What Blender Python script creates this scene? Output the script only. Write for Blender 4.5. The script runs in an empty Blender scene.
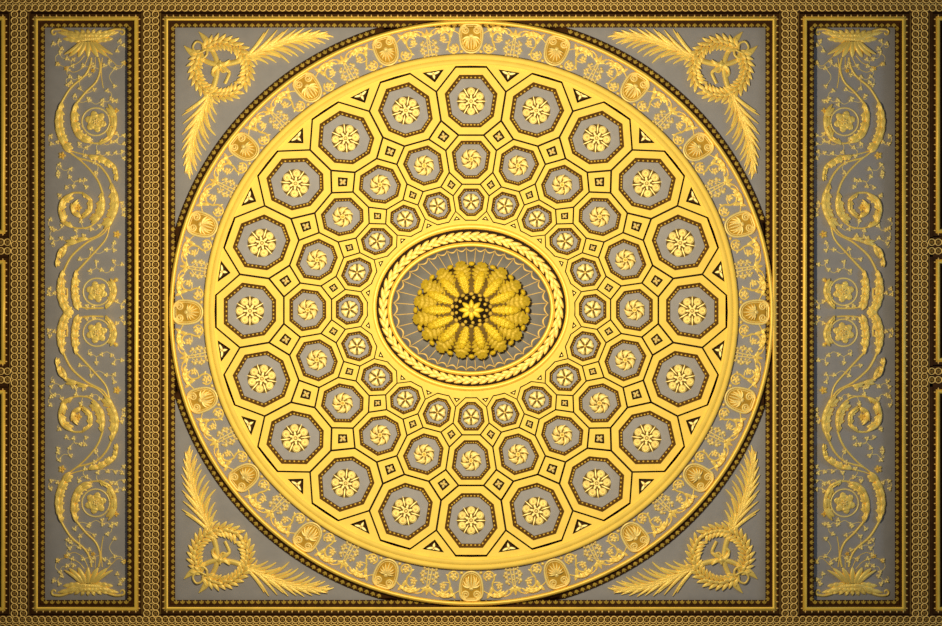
import bpy, math, random
from math import sin, cos, pi, sqrt, atan2, hypot
from mathutils import Vector
from mathutils.geometry import tessellate_polygon
random.seed(7)
SC = bpy.context.scene
COL = SC.collection
# ------------------------------------------------------------------ camera, world, lights
S = 0.015                 # metres per unit of plan length (all plan lengths below are in these units)
D0 = 733.0                # camera to ceiling distance in plan units (11 m)
ZC = 1.6
CX, CY = 471.0, 313.0
cam_d = bpy.data.cameras.new('camera'); cam = bpy.data.objects.new('camera', cam_d); COL.objects.link(cam)
cam.location = (0, 0, ZC); cam.rotation_euler = (pi, 0, 0)
cam_d.sensor_width = 36; cam_d.lens = 36 * D0 / 942.0; cam_d.clip_end = 200
SC.camera = cam
SC.view_settings.view_transform = 'Standard'; SC.view_settings.look = 'None'
SC.view_settings.gamma = 1; SC.view_settings.use_curve_mapping = False
SC.view_settings.exposure = 0.0
world = bpy.data.worlds.new('world'); SC.world = world; world.use_nodes = True
world.node_tree.nodes['Background'].inputs[0].default_value = (0.86, 0.9, 1.0, 1)
world.node_tree.nodes['Background'].inputs[1].default_value = 0.12
def area(name, loc, size, power, colr, spin=pi):
    d = bpy.data.lights.new(name, 'AREA'); d.shape = 'DISK'; d.size = size; d.energy = power; d.color = colr
    o = bpy.data.objects.new(name, d); COL.objects.link(o); o.location = loc; o.rotation_euler = (spin, 0, 0)
    return o
area('hall_lamp', (-0.4, -0.5, ZC + 11 - 6.1), 0.4, 690, (1.0, 0.90, 0.72))
w = area('daylight_window', (13.5, 0, ZC + 4.5), 3.5, 190, (0.34, 0.56, 1.0)); w.rotation_euler = (Vector((4, 0, ZC + 11)) - w.location).to_track_quat('-Z', 'Y').to_euler()

# ------------------------------------------------------------------ materials
def mat(name, base, var=0.12, rough=0.45, metal=0.0, spec=0.5, scale=6.0, bump=0.0, bscale=60.0):
    m = bpy.data.materials.new(name); m.use_nodes = True; nt = m.node_tree; b = nt.nodes['Principled BSDF']
    tc = nt.nodes.new('ShaderNodeTexCoord')
    n = nt.nodes.new('ShaderNodeTexNoise'); n.inputs['Scale'].default_value = scale; n.inputs['Detail'].default_value = 5
    nt.links.new(tc.outputs['Object'], n.inputs['Vector'])
    r = nt.nodes.new('ShaderNodeValToRGB')
    r.color_ramp.elements[0].position = 0.3; r.color_ramp.elements[1].position = 0.7
    r.color_ramp.elements[0].color = (*[c * (1 - var) for c in base], 1)
    r.color_ramp.elements[1].color = (*[min(1, c * (1 + var)) for c in base], 1)
    nt.links.new(n.outputs['Fac'], r.inputs['Fac']); nt.links.new(r.outputs['Color'], b.inputs['Base Color'])
    b.inputs['Roughness'].default_value = rough; b.inputs['Metallic'].default_value = metal
    b.inputs['Specular IOR Level'].default_value = spec
    if bump:
        n2 = nt.nodes.new('ShaderNodeTexNoise'); n2.inputs['Scale'].default_value = bscale; n2.inputs['Detail'].default_value = 3
        nt.links.new(tc.outputs['Object'], n2.inputs['Vector'])
        bp = nt.nodes.new('ShaderNodeBump'); bp.inputs['Strength'].default_value = bump; bp.inputs['Distance'].default_value = 0.01
        nt.links.new(n2.outputs['Fac'], bp.inputs['Height']); nt.links.new(bp.outputs['Normal'], b.inputs['Normal'])
    return m
M = dict(
    dome=mat('dome_yellow_gilt', (0.86, 0.575, 0.085), 0.05, 0.6, spec=0.12),
    bar=mat('frame_gilt', (0.92, 0.58, 0.07), 0.08, 0.42, metal=0.2, spec=0.35),
    relief=mat('relief_gilt', (0.98, 0.665, 0.135), 0.10, 0.42, metal=0.22, spec=0.4, bump=0.4),
    pale=mat('pale_gilt', (0.97, 0.72, 0.22), 0.10, 0.45, metal=0.18, spec=0.3),
    ring=mat('guilloche_gilt', (0.94, 0.60, 0.15), 0.10, 0.5, spec=0.3),
    ringeye=mat('guilloche_eye_gilt', (0.28, 0.155, 0.025), 0.2, 0.5, spec=0.2),
    ochre=mat('ochre_gilt', (0.60, 0.39, 0.045), 0.25, 0.5, spec=0.25),
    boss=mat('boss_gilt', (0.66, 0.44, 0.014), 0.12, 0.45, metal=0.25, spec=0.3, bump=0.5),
    bossback=mat('boss_shaded_gilt', (0.50, 0.33, 0.012), 0.12, 0.5, metal=0.2, spec=0.3, bump=0.5),  # outer boss leaves: shade behind the inner leaves put into the colour
    brown=mat('dark_brown_paint', (0.055, 0.021, 0.004), 0.25, 0.7, spec=0.08),
    amber=mat('amber_brown_paint', (0.10, 0.045, 0.006), 0.2, 0.65, spec=0.1),
    dark=mat('umber_paint_and_shade', (0.022, 0.012, 0.005), 0.2, 0.8, spec=0.05),  # dark paint; in the triangular coffers it stands in for shadow
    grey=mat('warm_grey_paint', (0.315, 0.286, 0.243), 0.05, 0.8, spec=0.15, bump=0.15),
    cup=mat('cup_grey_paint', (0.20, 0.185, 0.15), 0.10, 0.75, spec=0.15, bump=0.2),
    umber=mat('ochre_umber_shade', (0.13, 0.075, 0.010), 0.2, 0.65, spec=0.1),  # shade between rosette petals and boss leaves, put in as colour
    shield=mat('shield_ochre_gilt', (0.44, 0.25, 0.025), 0.15, 0.5, spec=0.2),
    leafochre=mat('leaf_edging_gilt', (0.40, 0.26, 0.03), 0.3, 0.55, spec=0.2),
    maroon=mat('maroon_paint', (0.10, 0.02, 0.012), 0.2, 0.6),
)
# ------------------------------------------------------------------ surfaces and mesh builder
def flat(u, v): return 0.0
DR = 58.0
def dome(u, v):
    q = ((u - 471) / 267.0) ** 2 + ((v - 312) / 258.0) ** 2
    return DR * (1 - min(q, 1.0))
def dome_face(u, v): return dome(u, v) - 0.75
ZCUP = dome(471, 312 - 80)
def centre(u, v): return ZCUP
def place(u, v, h, surf=flat):
    d = D0 + surf(u, v) - h
    return Vector(((u - CX) * d / D0 * S, (v - CY) * d / D0 * S, ZC + d * S))
class MB:
    def __init__(s, T=None, surf=flat):
        s.V = []; s.F = []; s.T = T; s.surf = surf; s.smooth = []
    def v(s, x, y, h):
        if s.T: x, y = s.T(x, y)
        s.V.append(place(x, y, h, s.surf)); return len(s.V) - 1
    def grid(s, rows, closed_u=False, closed_v=False, smooth=True):
        # rows: list of lists of (x, y, h)
        n = len(rows[0]); ids = [[s.v(*p) for p in r] for r in rows]
        R = len(rows)
        for i in range(R if closed_u else R - 1):
            a, b = ids[i], ids[(i + 1) % R]
            for j in range(n if closed_v else n - 1):
                k = (j + 1) % n
                s.F.append((a[j], a[k], b[k], b[j])); s.smooth.append(smooth)
    def plate(s, loops, h, depth=None):
        # loops: outer loop then holes, lists of (x, y); flat top at h, sides down to h-depth
        idx = []
        for lp in loops: idx.append([s.v(x, y, h) for x, y in lp])
        flat_ids = [i for lp in idx for i in lp]
        tris = tessellate_polygon([[Vector((x, y, 0)) for x, y in lp] for lp in loops])
        for t in tris: s.F.append(tuple(flat_ids[i] for i in t)); s.smooth.append(False)
        if depth:
            for lp in loops:
                n = len(lp)
                top = [s.v(x, y, h) for x, y in lp]; bot = [s.v(x, y, h - depth) for x, y in lp]
                for i in range(n):
                    k = (i + 1) % n; s.F.append((top[i], top[k], bot[k], bot[i])); s.smooth.append(False)
    def tube(s, pts, r0, r1=None, h0=0.0, n=5, hs=1.0, closed=False, taper_end=False):
        r1 = r0 if r1 is None else r1; N = len(pts); rows = []
        for i, (x, y) in enumerate(pts):
            if closed: a, b = pts[i - 1], pts[(i + 1) % N]
            else: a, b = pts[max(0, i - 1)], pts[min(N - 1, i + 1)]
            dx, dy = b[0] - a[0], b[1] - a[1]; L = hypot(dx, dy) or 1; nx, ny = -dy / L, dx / L
            t = i / max(1, N - 1); r = r0 + (r1 - r0) * t
            if taper_end: r *= max(0.15, min(1, t * 6)) * max(0.15, min(1, (1 - t) * 6))
            rows.append([(x + nx * r * cos(pi * j / (n - 1)), y + ny * r * cos(pi * j / (n - 1)), h0 + r * hs * sin(pi * j / (n - 1))) for j in range(n)])
        s.grid(rows, closed_u=closed)
    def cap(s, cx, cy, rx, ry=None, h0=0.0, h=None, n=10, rings=3, rot=0.0):
        ry = rx if ry is None else ry; h = rx if h is None else h; rows = []
        for k in range(rings + 1):
            a = pi / 2 * k / rings
            rr, hh = cos(a), sin(a)
            if k == rings: rr = 0.02
            rows.append([(cx + rx * rr * cos(2 * pi * j / n) * cos(rot) - ry * rr * sin(2 * pi * j / n) * sin(rot),
                          cy + rx * rr * cos(2 * pi * j / n) * sin(rot) + ry * rr * sin(2 * pi * j / n) * cos(rot), h0 + h * hh) for j in range(n)])
        s.grid(rows, closed_v=True)
    def ring(s, cx, cy, r, w, h0=0.0, n=20, hs=1.0, ry=None):
        ry = ry or r
        s.tube([(cx + r * cos(2 * pi * i / n), cy + ry * sin(2 * pi * i / n)) for i in range(n)], w, h0=h0, closed=True, hs=hs)
    def leaf(s, p0, p1, w, h=1.5, bend=0.0, n=8, lobes=0, h0=0.0, rise=0.0, curl=0.0, blunt=0.8, groove=0.45, lobe_amp=0.28):
        dx, dy = p1[0] - p0[0], p1[1] - p0[1]; L = hypot(dx, dy) or 1; nx, ny = -dy / L, dx / L
        m = ((p0[0] + p1[0]) / 2 + nx * bend, (p0[1] + p1[1]) / 2 + ny * bend)
        if lobes: n = max(n, lobes * 4)
        rows = []
        for i in range(n + 1):
            t = i / n
            x = (1 - t) ** 2 * p0[0] + 2 * t * (1 - t) * m[0] + t * t * p1[0]
            y = (1 - t) ** 2 * p0[1] + 2 * t * (1 - t) * m[1] + t * t * p1[1]
            tx = 2 * (1 - t) * (m[0] - p0[0]) + 2 * t * (p1[0] - m[0]); ty = 2 * (1 - t) * (m[1] - p0[1]) + 2 * t * (p1[1] - m[1])
            l = hypot(tx, ty) or 1; ax, ay = -ty / l, tx / l
            ww = w * max(0.04, sin(pi * (0.08 + 0.92 * t) ** 0.85)) ** blunt
            e = 1.0
            if lobes:
                c = abs(sin(pi * lobes * t)); ww *= (1 - lobe_amp + 1.3 * lobe_amp * c); e = 0.55 + 0.45 * c
            env = sin(pi * min(1, 0.12 + 0.8 * t)) ** 0.5
            base = h0 + rise * t + curl * t * t
            row = []
            for a, k in ((-1, 0.0), (-0.55, 0.95), (0, groove), (0.55, 0.95), (1, 0.0)):
                row.append((x + ax * ww * a, y + ay * ww * a, base + h * k * env * (e if a else 1)))
            rows.append(row)
        s.grid(rows)
    def sheath(s, pts, w, side=1, lobes=5, h=2.6, h0=0.0):
        # a rolled acanthus leaf: smooth outer roll, overlapping notched lobes on the inner side
        P = spl(pts, max(4, lobes * 8 // max(1, len(pts) - 1))); N = len(P); rows = []; fr = []
        for i, (x, y) in enumerate(P):
            a, b = P[max(0, i - 1)], P[min(N - 1, i + 1)]; dx, dy = b[0] - a[0], b[1] - a[1]; L = hypot(dx, dy) or 1
            nx, ny = -dy / L * side, dx / L * side; t = i / (N - 1)
            env = (0.40 + 0.60 * min(1, t * 3.5)) * (1 if t < 0.92 else (1 - (t - 0.92) * 4)); fr.append((nx, ny, env, dx / L, dy / L))
            wo = w * env * 0.20
            rows.append([(x - nx * wo, y - ny * wo, h0), (x - nx * wo * .8, y - ny * wo * .8, h0 + h * env * .7), (x - nx * wo * .2, y - ny * wo * .2, h0 + h * env), (x + nx * wo * .5, y + ny * wo * .5, h0 + h * env * .6), (x + nx * wo * .9, y + ny * wo * .9, h0)])
        s.grid(rows)
        seg = (N - 1) / lobes; arc_l = sum(hypot(P[i + 1][0] - P[i][0], P[i + 1][1] - P[i][1]) for i in range(N - 1)) / lobes
        for k in range(lobes):
            i = int(seg * (k + 0.15)); x, y = P[i]; nx, ny, e, tx, ty = fr[min(N - 1, int(seg * (k + .5)))]
            for (f, g, ww, hh) in ((1.05, 0.62, 0.34, 1.0), (0.45, 0.74, 0.22, .75), (1.3, 0.20, 0.26, 1.3)):
                s.leaf((x, y), (x + tx * arc_l * f + nx * w * e * g, y + ty * arc_l * f + ny * w * e * g), min(w, arc_l * 1.4) * e * ww, h * hh, bend=-side * w * .10, h0=h0 + h * .12 * hh, n=6, blunt=.5, groove=.6)
    def wedge(s, cx, cy, a, r0, r1, ha, h, h0=0.0, notch=0.14):
        rows = []
        for i in range(7):
            t = i / 6.0; row = []
            for j in range(7):
                q = (j - 3) / 3.0
                rr = r0 + (r1 * (1 - 0.10 * q ** 4 - notch * (1 - abs(q)) ** 2) - r0) * t
                b = a + ha * q * min(1, .45 + t)
                row.append((cx + rr * cos(b), cy + rr * sin(b), h0 + h * (1 - abs(q) ** 3) * (1 - t ** 5) * (.55 + .45 * t) * (.6 if j == 3 else 1)))
            rows.append(row)
        s.grid(rows)
    def flower(s, cx, cy, r, n=5, h=1.2, h0=0.0, rot=0.0, eye=0.3):
        for k in range(n):
            a = rot + 2 * pi * k / n
            s.cap(cx + 0.58 * r * cos(a), cy + 0.58 * r * sin(a), 0.44 * r, 0.36 * r * (5.0 / n) ** 0.5, h0, h, 7, 2, rot=a)
        if eye: s.cap(cx, cy, eye * r, None, h0, h * 1.25, 7, 2)
    def box(s, x0, y0, x1, y1, h0, h1):
        s.plate([[(x0, y0), (x1, y0), (x1, y1), (x0, y1)]], h1, h1 - h0)
ORG = {}
def link(s, name, m, parent=None, origin=None, more=()):
    # more: further (builder, material) pairs that belong to the same piece
    s.MI = [0] * len(s.F); mats = [m]
    for mb2, m2 in more:
        n = len(s.V); s.V += mb2.V; s.F += [tuple(i + n for i in f) for f in mb2.F]; s.smooth += mb2.smooth
        mats.append(m2); s.MI += [len(mats) - 1] * len(mb2.F)
    me = bpy.data.meshes.new(name)
    o0 = origin if origin is not None else (ORG[parent.name] if parent is not None else Vector((0, 0, 0)))
    me.from_pydata([tuple(p - o0) for p in s.V], [], s.F)
    me.polygons.foreach_set('use_smooth', s.smooth); 
    for mm in mats: me.materials.append(M[mm])
    me.polygons.foreach_set('material_index', s.MI); me.update()
    o = bpy.data.objects.new(name, me); COL.objects.link(o)
    if parent is None: o.location = o0
    else: o.parent = parent
    ORG[o.name] = o0
    return o
MB.link = link
def thing(name, u, v, label, cat, group=None, surf=flat, h=0):
    o = bpy.data.objects.new(name, None); COL.objects.link(o); o.empty_display_size = 0.05
    p = place(u, v, h, surf); o.location = p; ORG[o.name] = p
    o['label'] = label; o['category'] = cat
    if group: o['group'] = group
    return o
def spl(pts, n=6, closed=False):
    out = []; N = len(pts)
    rng = range(N if closed else N - 1)
    for i in rng:
        if closed: p0, p1, p2, p3 = pts[i - 1], pts[i], pts[(i + 1) % N], pts[(i + 2) % N]
        else: p0, p1, p2, p3 = pts[max(0, i - 1)], pts[i], pts[i + 1], pts[min(N - 1, i + 2)]
        for k in range(n):
            t = k / n
            out.append(tuple(0.5 * ((2 * p1[d]) + (-p0[d] + p2[d]) * t + (2 * p0[d] - 5 * p1[d] + 4 * p2[d] - p3[d]) * t * t + (-p0[d] + 3 * p1[d] - 3 * p2[d] + p3[d]) * t ** 3) for d in (0, 1)))
    if not closed: out.append(tuple(pts[-1]))
    return out
def arc(cx, cy, r, a0, a1, n=12, r1=None):
    r1 = r if r1 is None else r1
    return [(cx + (r + (r1 - r) * i / n) * cos(a0 + (a1 - a0) * i / n), cy + (r + (r1 - r) * i / n) * sin(a0 + (a1 - a0) * i / n)) for i in range(n + 1)]
def inset(poly, d):
    n = len(poly); A = sum(poly[i][0] * poly[(i + 1) % n][1] - poly[(i + 1) % n][0] * poly[i][1] for i in range(n))
    sg = 1 if A > 0 else -1; out = []
    for i in range(n):
        p0, p1, p2 = poly[i - 1], poly[i], poly[(i + 1) % n]
        e1 = (p1[0] - p0[0], p1[1] - p0[1]); e2 = (p2[0] - p1[0], p2[1] - p1[1])
        l1, l2 = hypot(*e1), hypot(*e2)
        n1 = (-e1[1] / l1 * sg, e1[0] / l1 * sg); n2 = (-e2[1] / l2 * sg, e2[0] / l2 * sg)
        k = d / (1 + n1[0] * n2[0] + n1[1] * n2[1])
        out.append((p1[0] + (n1[0] + n2[0]) * k, p1[1] + (n1[1] + n2[1]) * k))
    return out
def acen(poly):
    A = X = Y = 0.0
    for k in range(len(poly)):
        (x0, y0), (x1, y1) = poly[k], poly[(k + 1) % len(poly)]; w_ = x0 * y1 - x1 * y0; A += w_; X += (x0 + x1) * w_; Y += (y0 + y1) * w_
    return (X / (3 * A), Y / (3 * A))
def cen(poly): return (sum(p[0] for p in poly) / len(poly), sum(p[1] for p in poly) / len(poly))
def along(poly, n_per, closed=True):
    out = []; n = len(poly)
    for i in range(n if closed else n - 1):
        a, b = poly[i], poly[(i + 1) % n]
        for k in range(n_per): t = (k + 0.5) / n_per; out.append((a[0] + (b[0] - a[0]) * t, a[1] + (b[1] - a[1]) * t, atan2(b[1] - a[1], b[0] - a[0])))
    return out
NUM = ['', 'first', 'second', 'third', 'fourth']
def clock(i):
    q, r = divmod(i % 20, 5)
    base = ['topmost', 'rightmost', 'bottommost', 'leftmost'][q]
    return base + ' one' if r == 0 else '%s clockwise from the %s one' % (NUM[r], base)
def clock_half(i):
    q, r = divmod(i % 20, 5)
    base = ['topmost', 'rightmost', 'bottommost', 'leftmost'][q]
    return '%s clockwise after the %s octagon' % (NUM[r + 1] if r < 4 else 'fifth', base)
# ------------------------------------------------------------------ the setting: flat ceiling and dome shell
NA = 120
def rect_ray(cx, cy, th, x0, y0, x1, y1):
    dx, dy = sin(th), -cos(th); t = 1e9
    if dx > 1e-9: t = min(t, (x1 - cx) / dx)
    if dx < -1e-9: t = min(t, (x0 - cx) / dx)
    if dy > 1e-9: t = min(t, (y1 - cy) / dy)
    if dy < -1e-9: t = min(t, (y0 - cy) / dy)
    return cx + dx * t, cy + dy * t
def ell(th, a, b, cx=471.0, cy=312.0):   # polar ellipse, th clockwise from the top
    r = a * b / sqrt((b * sin(th)) ** 2 + (a * cos(th)) ** 2)
    return cx + r * sin(th), cy - r * cos(th)
mb = MB()
angs = sorted([2 * pi * i / NA for i in range(NA)] + [atan2(sx * 560, sy * 400) % (2 * pi) for sx in (1, -1) for sy in (1, -1)])
mb.grid([[(*ell(t, 268, 258.5), -11.5) for t in angs], [(*rect_ray(471, 312, t, -89, -88, 1031, 712), -11.5) for t in angs]], closed_v=True, smooth=False)
ceil = mb.link('ceiling', 'brown'); ceil['kind'] = 'structure'
mb = MB(surf=dome)
mb.grid([[(*ell(2 * pi * i / NA, 268 - (268 - 90) * k / 12, 258.5 - (258.5 - 72) * k / 12), -6.5) for i in range(NA)] for k in range(13)] + [[(*ell(2 * pi * i / NA, a_, b_), -48) for i in range(NA)] for a_, b_ in ((86, 70), (2, 2))], closed_v=True)
shell = mb.link('dome_shell', 'dark', ceil)
# ------------------------------------------------------------------ guilloche bands
RY = 3.75
def guil_mesh(kind):
    m = MB(); m.ring(CX, CY, 3.15, 0.62, 0.6, 14, 1.0); 
    return m
def make_ring_proto():
    # a ring with a small four-leaf eye, built once at the picture centre and copied
    a = MB(); a.ring(CX, CY, 3.25, 0.46, 0.3, 16, 1.6)
    e = MB(); e.flower(CX, CY, 2.1, 4, 1.0, 0.3, pi / 4, 0.3)
    c0 = place(CX, CY, 0)
    me = bpy.data.meshes.new('ring'); n = len(a.V)
    me.from_pydata([tuple(p - c0) for p in a.V + e.V], [], a.F + [tuple(i + n for i in f) for f in e.F])
    me.polygons.foreach_set('use_smooth', [True] * len(me.polygons))
    me.materials.append(M['ring']); me.materials.append(M['ringeye'])
    me.polygons.foreach_set('material_index', [0] * len(a.F) + [1] * len(e.F)); me.update()
    return me, a, e
ring_me, _ra, _re = make_ring_proto()
def guilloche(label, pts, box, group='guilloche mouldings of small rings', links=None, fil=None):
    x0, y0, x1, y1 = box
    t = thing('guilloche_moulding', (x0 + x1) / 2, (y0 + y1) / 2, label, 'moulding', group)
    g = MB(); g.box(x0, y0, x1, y1, -9, 0.2)
    g.link('ground', 'brown', t)
    if fil:
        l = MB()
        for q in fil: l.box(*q, 0.2, 0.9)
        l.link('fillet', 'ringeye', t)
    if links:
        l = MB()
        for (a, b, c, d) in links: l.box(a, b, c, d, 0.2, 0.9)
        l.link('ring_links', 'ring', t)
    vis = sorted(pts, key=lambda p: hypot(p[0] - CX, p[1] - CY))
    ind, rest = vis[:100], vis[100:]
    for (u, v) in ind:
        o = bpy.data.objects.new('ring', ring_me); COL.objects.link(o); o.parent = t
        o.location = place(u, v, 0) - ORG[t.name]
    if rest:
        V = []; F = []; mi = []
        c0 = place(CX, CY, 0); src = [v.co.copy() for v in ring_me.vertices]; sf = [tuple(p.vertices) for p in ring_me.polygons]; sm = [p.material_index for p in ring_me.polygons]
        for (u, v) in rest:
            off = place(u, v, 0) - ORG[t.name]; n = len(V)
            V += [tuple(c + off) for c in src]; F += [tuple(i + n for i in f) for f in sf]; mi += sm
        me = bpy.data.meshes.new('ring_run'); me.from_pydata(V, [], F); me.materials.append(M['ring']); me.materials.append(M['ringeye'])
        me.polygons.foreach_set('material_index', mi); me.polygons.foreach_set('use_smooth', [True] * len(F))
        o = bpy.data.objects.new('ring_run', me); COL.objects.link(o); o.parent = t; o['kind'] = 'stuff'
PV = 6.58
nv = 92; v0 = 313.8 - PV * (nv - 1) / 2
for xa, xb, gx0, gx1, who in ((14.7, 23.8, 8.3, 30.8, 'at the far left edge'), (147.0, 155.7, 141.4, 161.0, 'between left scroll panel and square panel'), (785.0, 793.7, 779.6, 799.8, 'between square panel and right scroll panel'), (915.3, 924.2, 909.1, 932.8, 'at the far right edge')):
    mid = (xa + xb) / 2
    guilloche('upright row of small gilt rings, left row of the pair ' + who, [(xa, v0 + PV * k) for k in range(nv)], (gx0, 12.4, mid - 0.03, 614.6), fil=[(xa - 5.3, 13, xa - 4.7, 614)], links=[(xa + 3.1, v0 + PV * (k + 0.5) - 0.6, mid - 0.05, v0 + PV * (k + 0.5) + 0.6) for k in range(nv - 1)])
    guilloche('upright row of small gilt rings, right row of the pair ' + who, [(xb, v0 + PV * k) for k in range(nv)], (mid + 0.03, 12.4, gx1, 614.6), fil=[(xb + 4.6, 13, xb + 5.2, 614)], links=[(mid + 0.05, v0 + PV * (k + 0.5) - 0.6, xb - 3.1, v0 + PV * (k + 0.5) + 0.6) for k in range(nv - 1)])
PH = 6.5
for (y, ya, yb, lb) in ((7.9, 3.9, 12.3, 'lower of the two ring rows along the top edge'), (-0.1, -4.2, 3.9, 'upper of the two ring rows along the top edge'),
                        (619.4, 614.7, 623.6, 'upper of the two ring rows along the bottom edge'), (627.4, 623.6, 631.8, 'lower of the two ring rows along the bottom edge')):
    inner = 3.9 if y < 300 else 623.6
    xs = [471 + PH * (k - 73) for k in range(147)]
    side = (y + 3.1, inner) if y < inner else (inner, y - 3.1)
    guilloche('level row of small gilt rings, ' + lb, [(x, y) for x in xs], (-12, ya, 954, yb), links=[(x + PH / 2 - 0.6, side[0], x + PH / 2 + 0.6, side[1]) for x in xs if -8 < x < 950] if abs(side[1] - side[0]) > 0.3 else None)
for (x0, x1, xs, sd) in ((-14, 9.4, (7.6, 1.1, -5.4), 'left'), (929.5, 956, (931.6, 938.1, 944.6), 'right')):
    for (y, ya, yb, lb) in ((242.2, 237.2, 246.6, 'higher row of the upper pair'), (250.9, 246.6, 256.8, 'lower row of the upper pair'), (371.2, 366.2, 375.4, 'higher row of the lower pair'), (379.8, 375.4, 386.8, 'lower row of the lower pair')):
        guilloche('short level row of gilt rings at the %s edge, %s' % (sd, lb), [(x, y) for x in xs], (x0, ya, x1, yb))

# ------------------------------------------------------------------ rectangular frames
def rring(m, R, prof, smooth=True):
    x0, y0, x1, y1 = R
    m.grid([[(x0 + o, y0 + o, h), (x1 - o, y0 + o, h), (x1 - o, y1 - o, h), (x0 + o, y1 - o, h)] for o, h in prof], closed_v=True, smooth=smooth)
def frame(name, R, label, cat, group, field='grey', fieldbox=True, fd=-10.0):
    x0, y0, x1, y1 = R
    t = thing(name, (x0 + x1) / 2, (y0 + y1) / 2, label, cat, group)
    g0 = MB(); rring(g0, R, [(0, -9), (0, 0.4), (0.5, 0.4), (0.5, 0.0), (2.9, 0.0)], False)
    m = MB()
    def run(n_, o, fn):
        for (ax, ay, bx, by, ang) in ((x0 + o, y0 + o, x1 - o, y0 + o, 0), (x1 - o, y0 + o, x1 - o, y1 - o, pi / 2), (x1 - o, y1 - o, x0 + o, y1 - o, pi), (x0 + o, y1 - o, x0 + o, y0 + o, -pi / 2)):
            L = hypot(bx - ax, by - ay); k = max(1, round(L / n_))
            for i in range(k):
                tt = (i + 0.5) / k; u, v = ax + (bx - ax) * tt, ay + (by - ay) * tt
                if -4 < u < 946: fn(u, v, ang)
    run(6.58, 2.2, lambda u, v, a: m.cap(u, v, 0.75, 1.45, 0, 1.2, 6, 2, rot=a)); g0.link('beaded_edge', 'brown', t, more=[(m, 'ring')])
    m = MB(); rring(m, R, [(2.9, 0), (3.5, 0.3), (3.7, 1.8), (4.2, 2.7), (5.1, 3.1), (6.0, 2.8), (6.6, 2.0), (6.9, 0.8), (7.0, -1.0)]); m.link('gilt_bar', 'bar', t)
    m = MB(); rring(m, R, [(7.1, -0.8), (7.8, -2.4), (8.6, -2.8), (9.4, -2.8)]); m.link('cove', 'brown', t)
    g1 = MB(); rring(g1, R, [(9.3, -2.8), (9.5, -1.9), (10.4, -2.0), (13.0, -2.6), (13.9, -2.6), (14.0, fd)], False)
    m = MB()
    def lf(u, v, a):
        nx, ny = -sin(a), cos(a); tx, ty = cos(a), sin(a)
        m.leaf((u - nx * 2.1, v - ny * 2.1), (u + nx * 2.2, v + ny * 2.2), 1.25, 1.1, h0=-2.3, n=4)
        for sg in (-1, 1):
            m.leaf((u - nx * 1.8 + tx * sg * .4, v - ny * 1.8 + ty * sg * .4), (u + nx * 1.0 + tx * sg * 2.4, v + ny * 1.0 + ty * sg * 2.4), 0.75, 1.0, h0=-2.3, n=4)
    run(6.3, 11.9, lf); g1.link('leaf_moulding', 'brown', t, more=[(m, 'leafochre')])
    if fieldbox:
        m = MB(); m.box(x0 + 13.5, y0 + 13.5, x1 - 13.5, y1 - 13.5, fd - 0.8, fd); m.link('field', field, t)
    return t
YT, YB = 13.6, 613.9
fr_l = frame('framed_panel', (31.0, YT, 141.2, YB), 'tall grey panel in a gilt leaf frame, left of the square panel', 'ceiling panel', 'tall framed panels flanking the square')
fr_r = frame('framed_panel', (800.0, YT, 908.9, YB), 'tall blue-grey panel in a gilt leaf frame, right of the square panel', 'ceiling panel', 'tall framed panels flanking the square')
for (R, lb) in (((-60, YT, 8.1, 236.6), 'edge of a gilt framed panel cut off by the top left of the picture'), ((-60, 257.4, 8.1, 367), 'edge of a small gilt framed panel cut off halfway up the left side'), ((-60, 387.4, 8.1, YB), 'edge of a gilt framed panel cut off by the bottom left of the picture'),
                ((933.0, YT, 1002, 236), 'edge of a gilt framed panel cut off by the top right of the picture'), ((933.0, 256.6, 1002, 364.8), 'edge of a small gilt framed panel cut off halfway up the right side'), ((933.0, 386.6, 1002, YB), 'edge of a gilt framed panel cut off by the bottom right of the picture')):
    frame('framed_panel', R, lb, 'ceiling panel', 'framed panels cut off at the picture sides', 'maroon')
SQ = (161.2, YT, 779.4, YB)
sq = frame('framed_panel', SQ, 'big square panel with gilt leaf frame and four grey corners around the dome', 'ceiling panel', None, fieldbox=False, fd=-5.4)
FX0, FY0, FX1, FY1 = SQ[0] + 13.9, SQ[1] + 13.9, SQ[2] - 13.9, SQ[3] - 13.9
def clampf(p): return (min(max(p[0], FX0), FX1), min(max(p[1], FY0), FY1))
for q in range(4):
    m = MB(); cornerang = [atan2(FX1 - 471, 312 - FY0), atan2(FX1 - 471, 312 - FY1), atan2(FX0 - 471, 312 - FY1), atan2(FX0 - 471, 312 - FY0)][q] % (2 * pi)
    A = sorted([q * pi / 2 + pi / 2 * i / 40 for i in range(41)] + [cornerang])
    rows = [[], []]
    for tt in A:
        e = clampf(ell(tt, 299, 289.6)); rr = rect_ray(471, 312, tt, FX0, FY0, FX1, FY1)
        rows[0].append((*e, -5.4)); rows[1].append((*rr, -5.4))
    m.grid(rows, smooth=False); m.link('spandrel_field', 'grey', sq)

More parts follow.
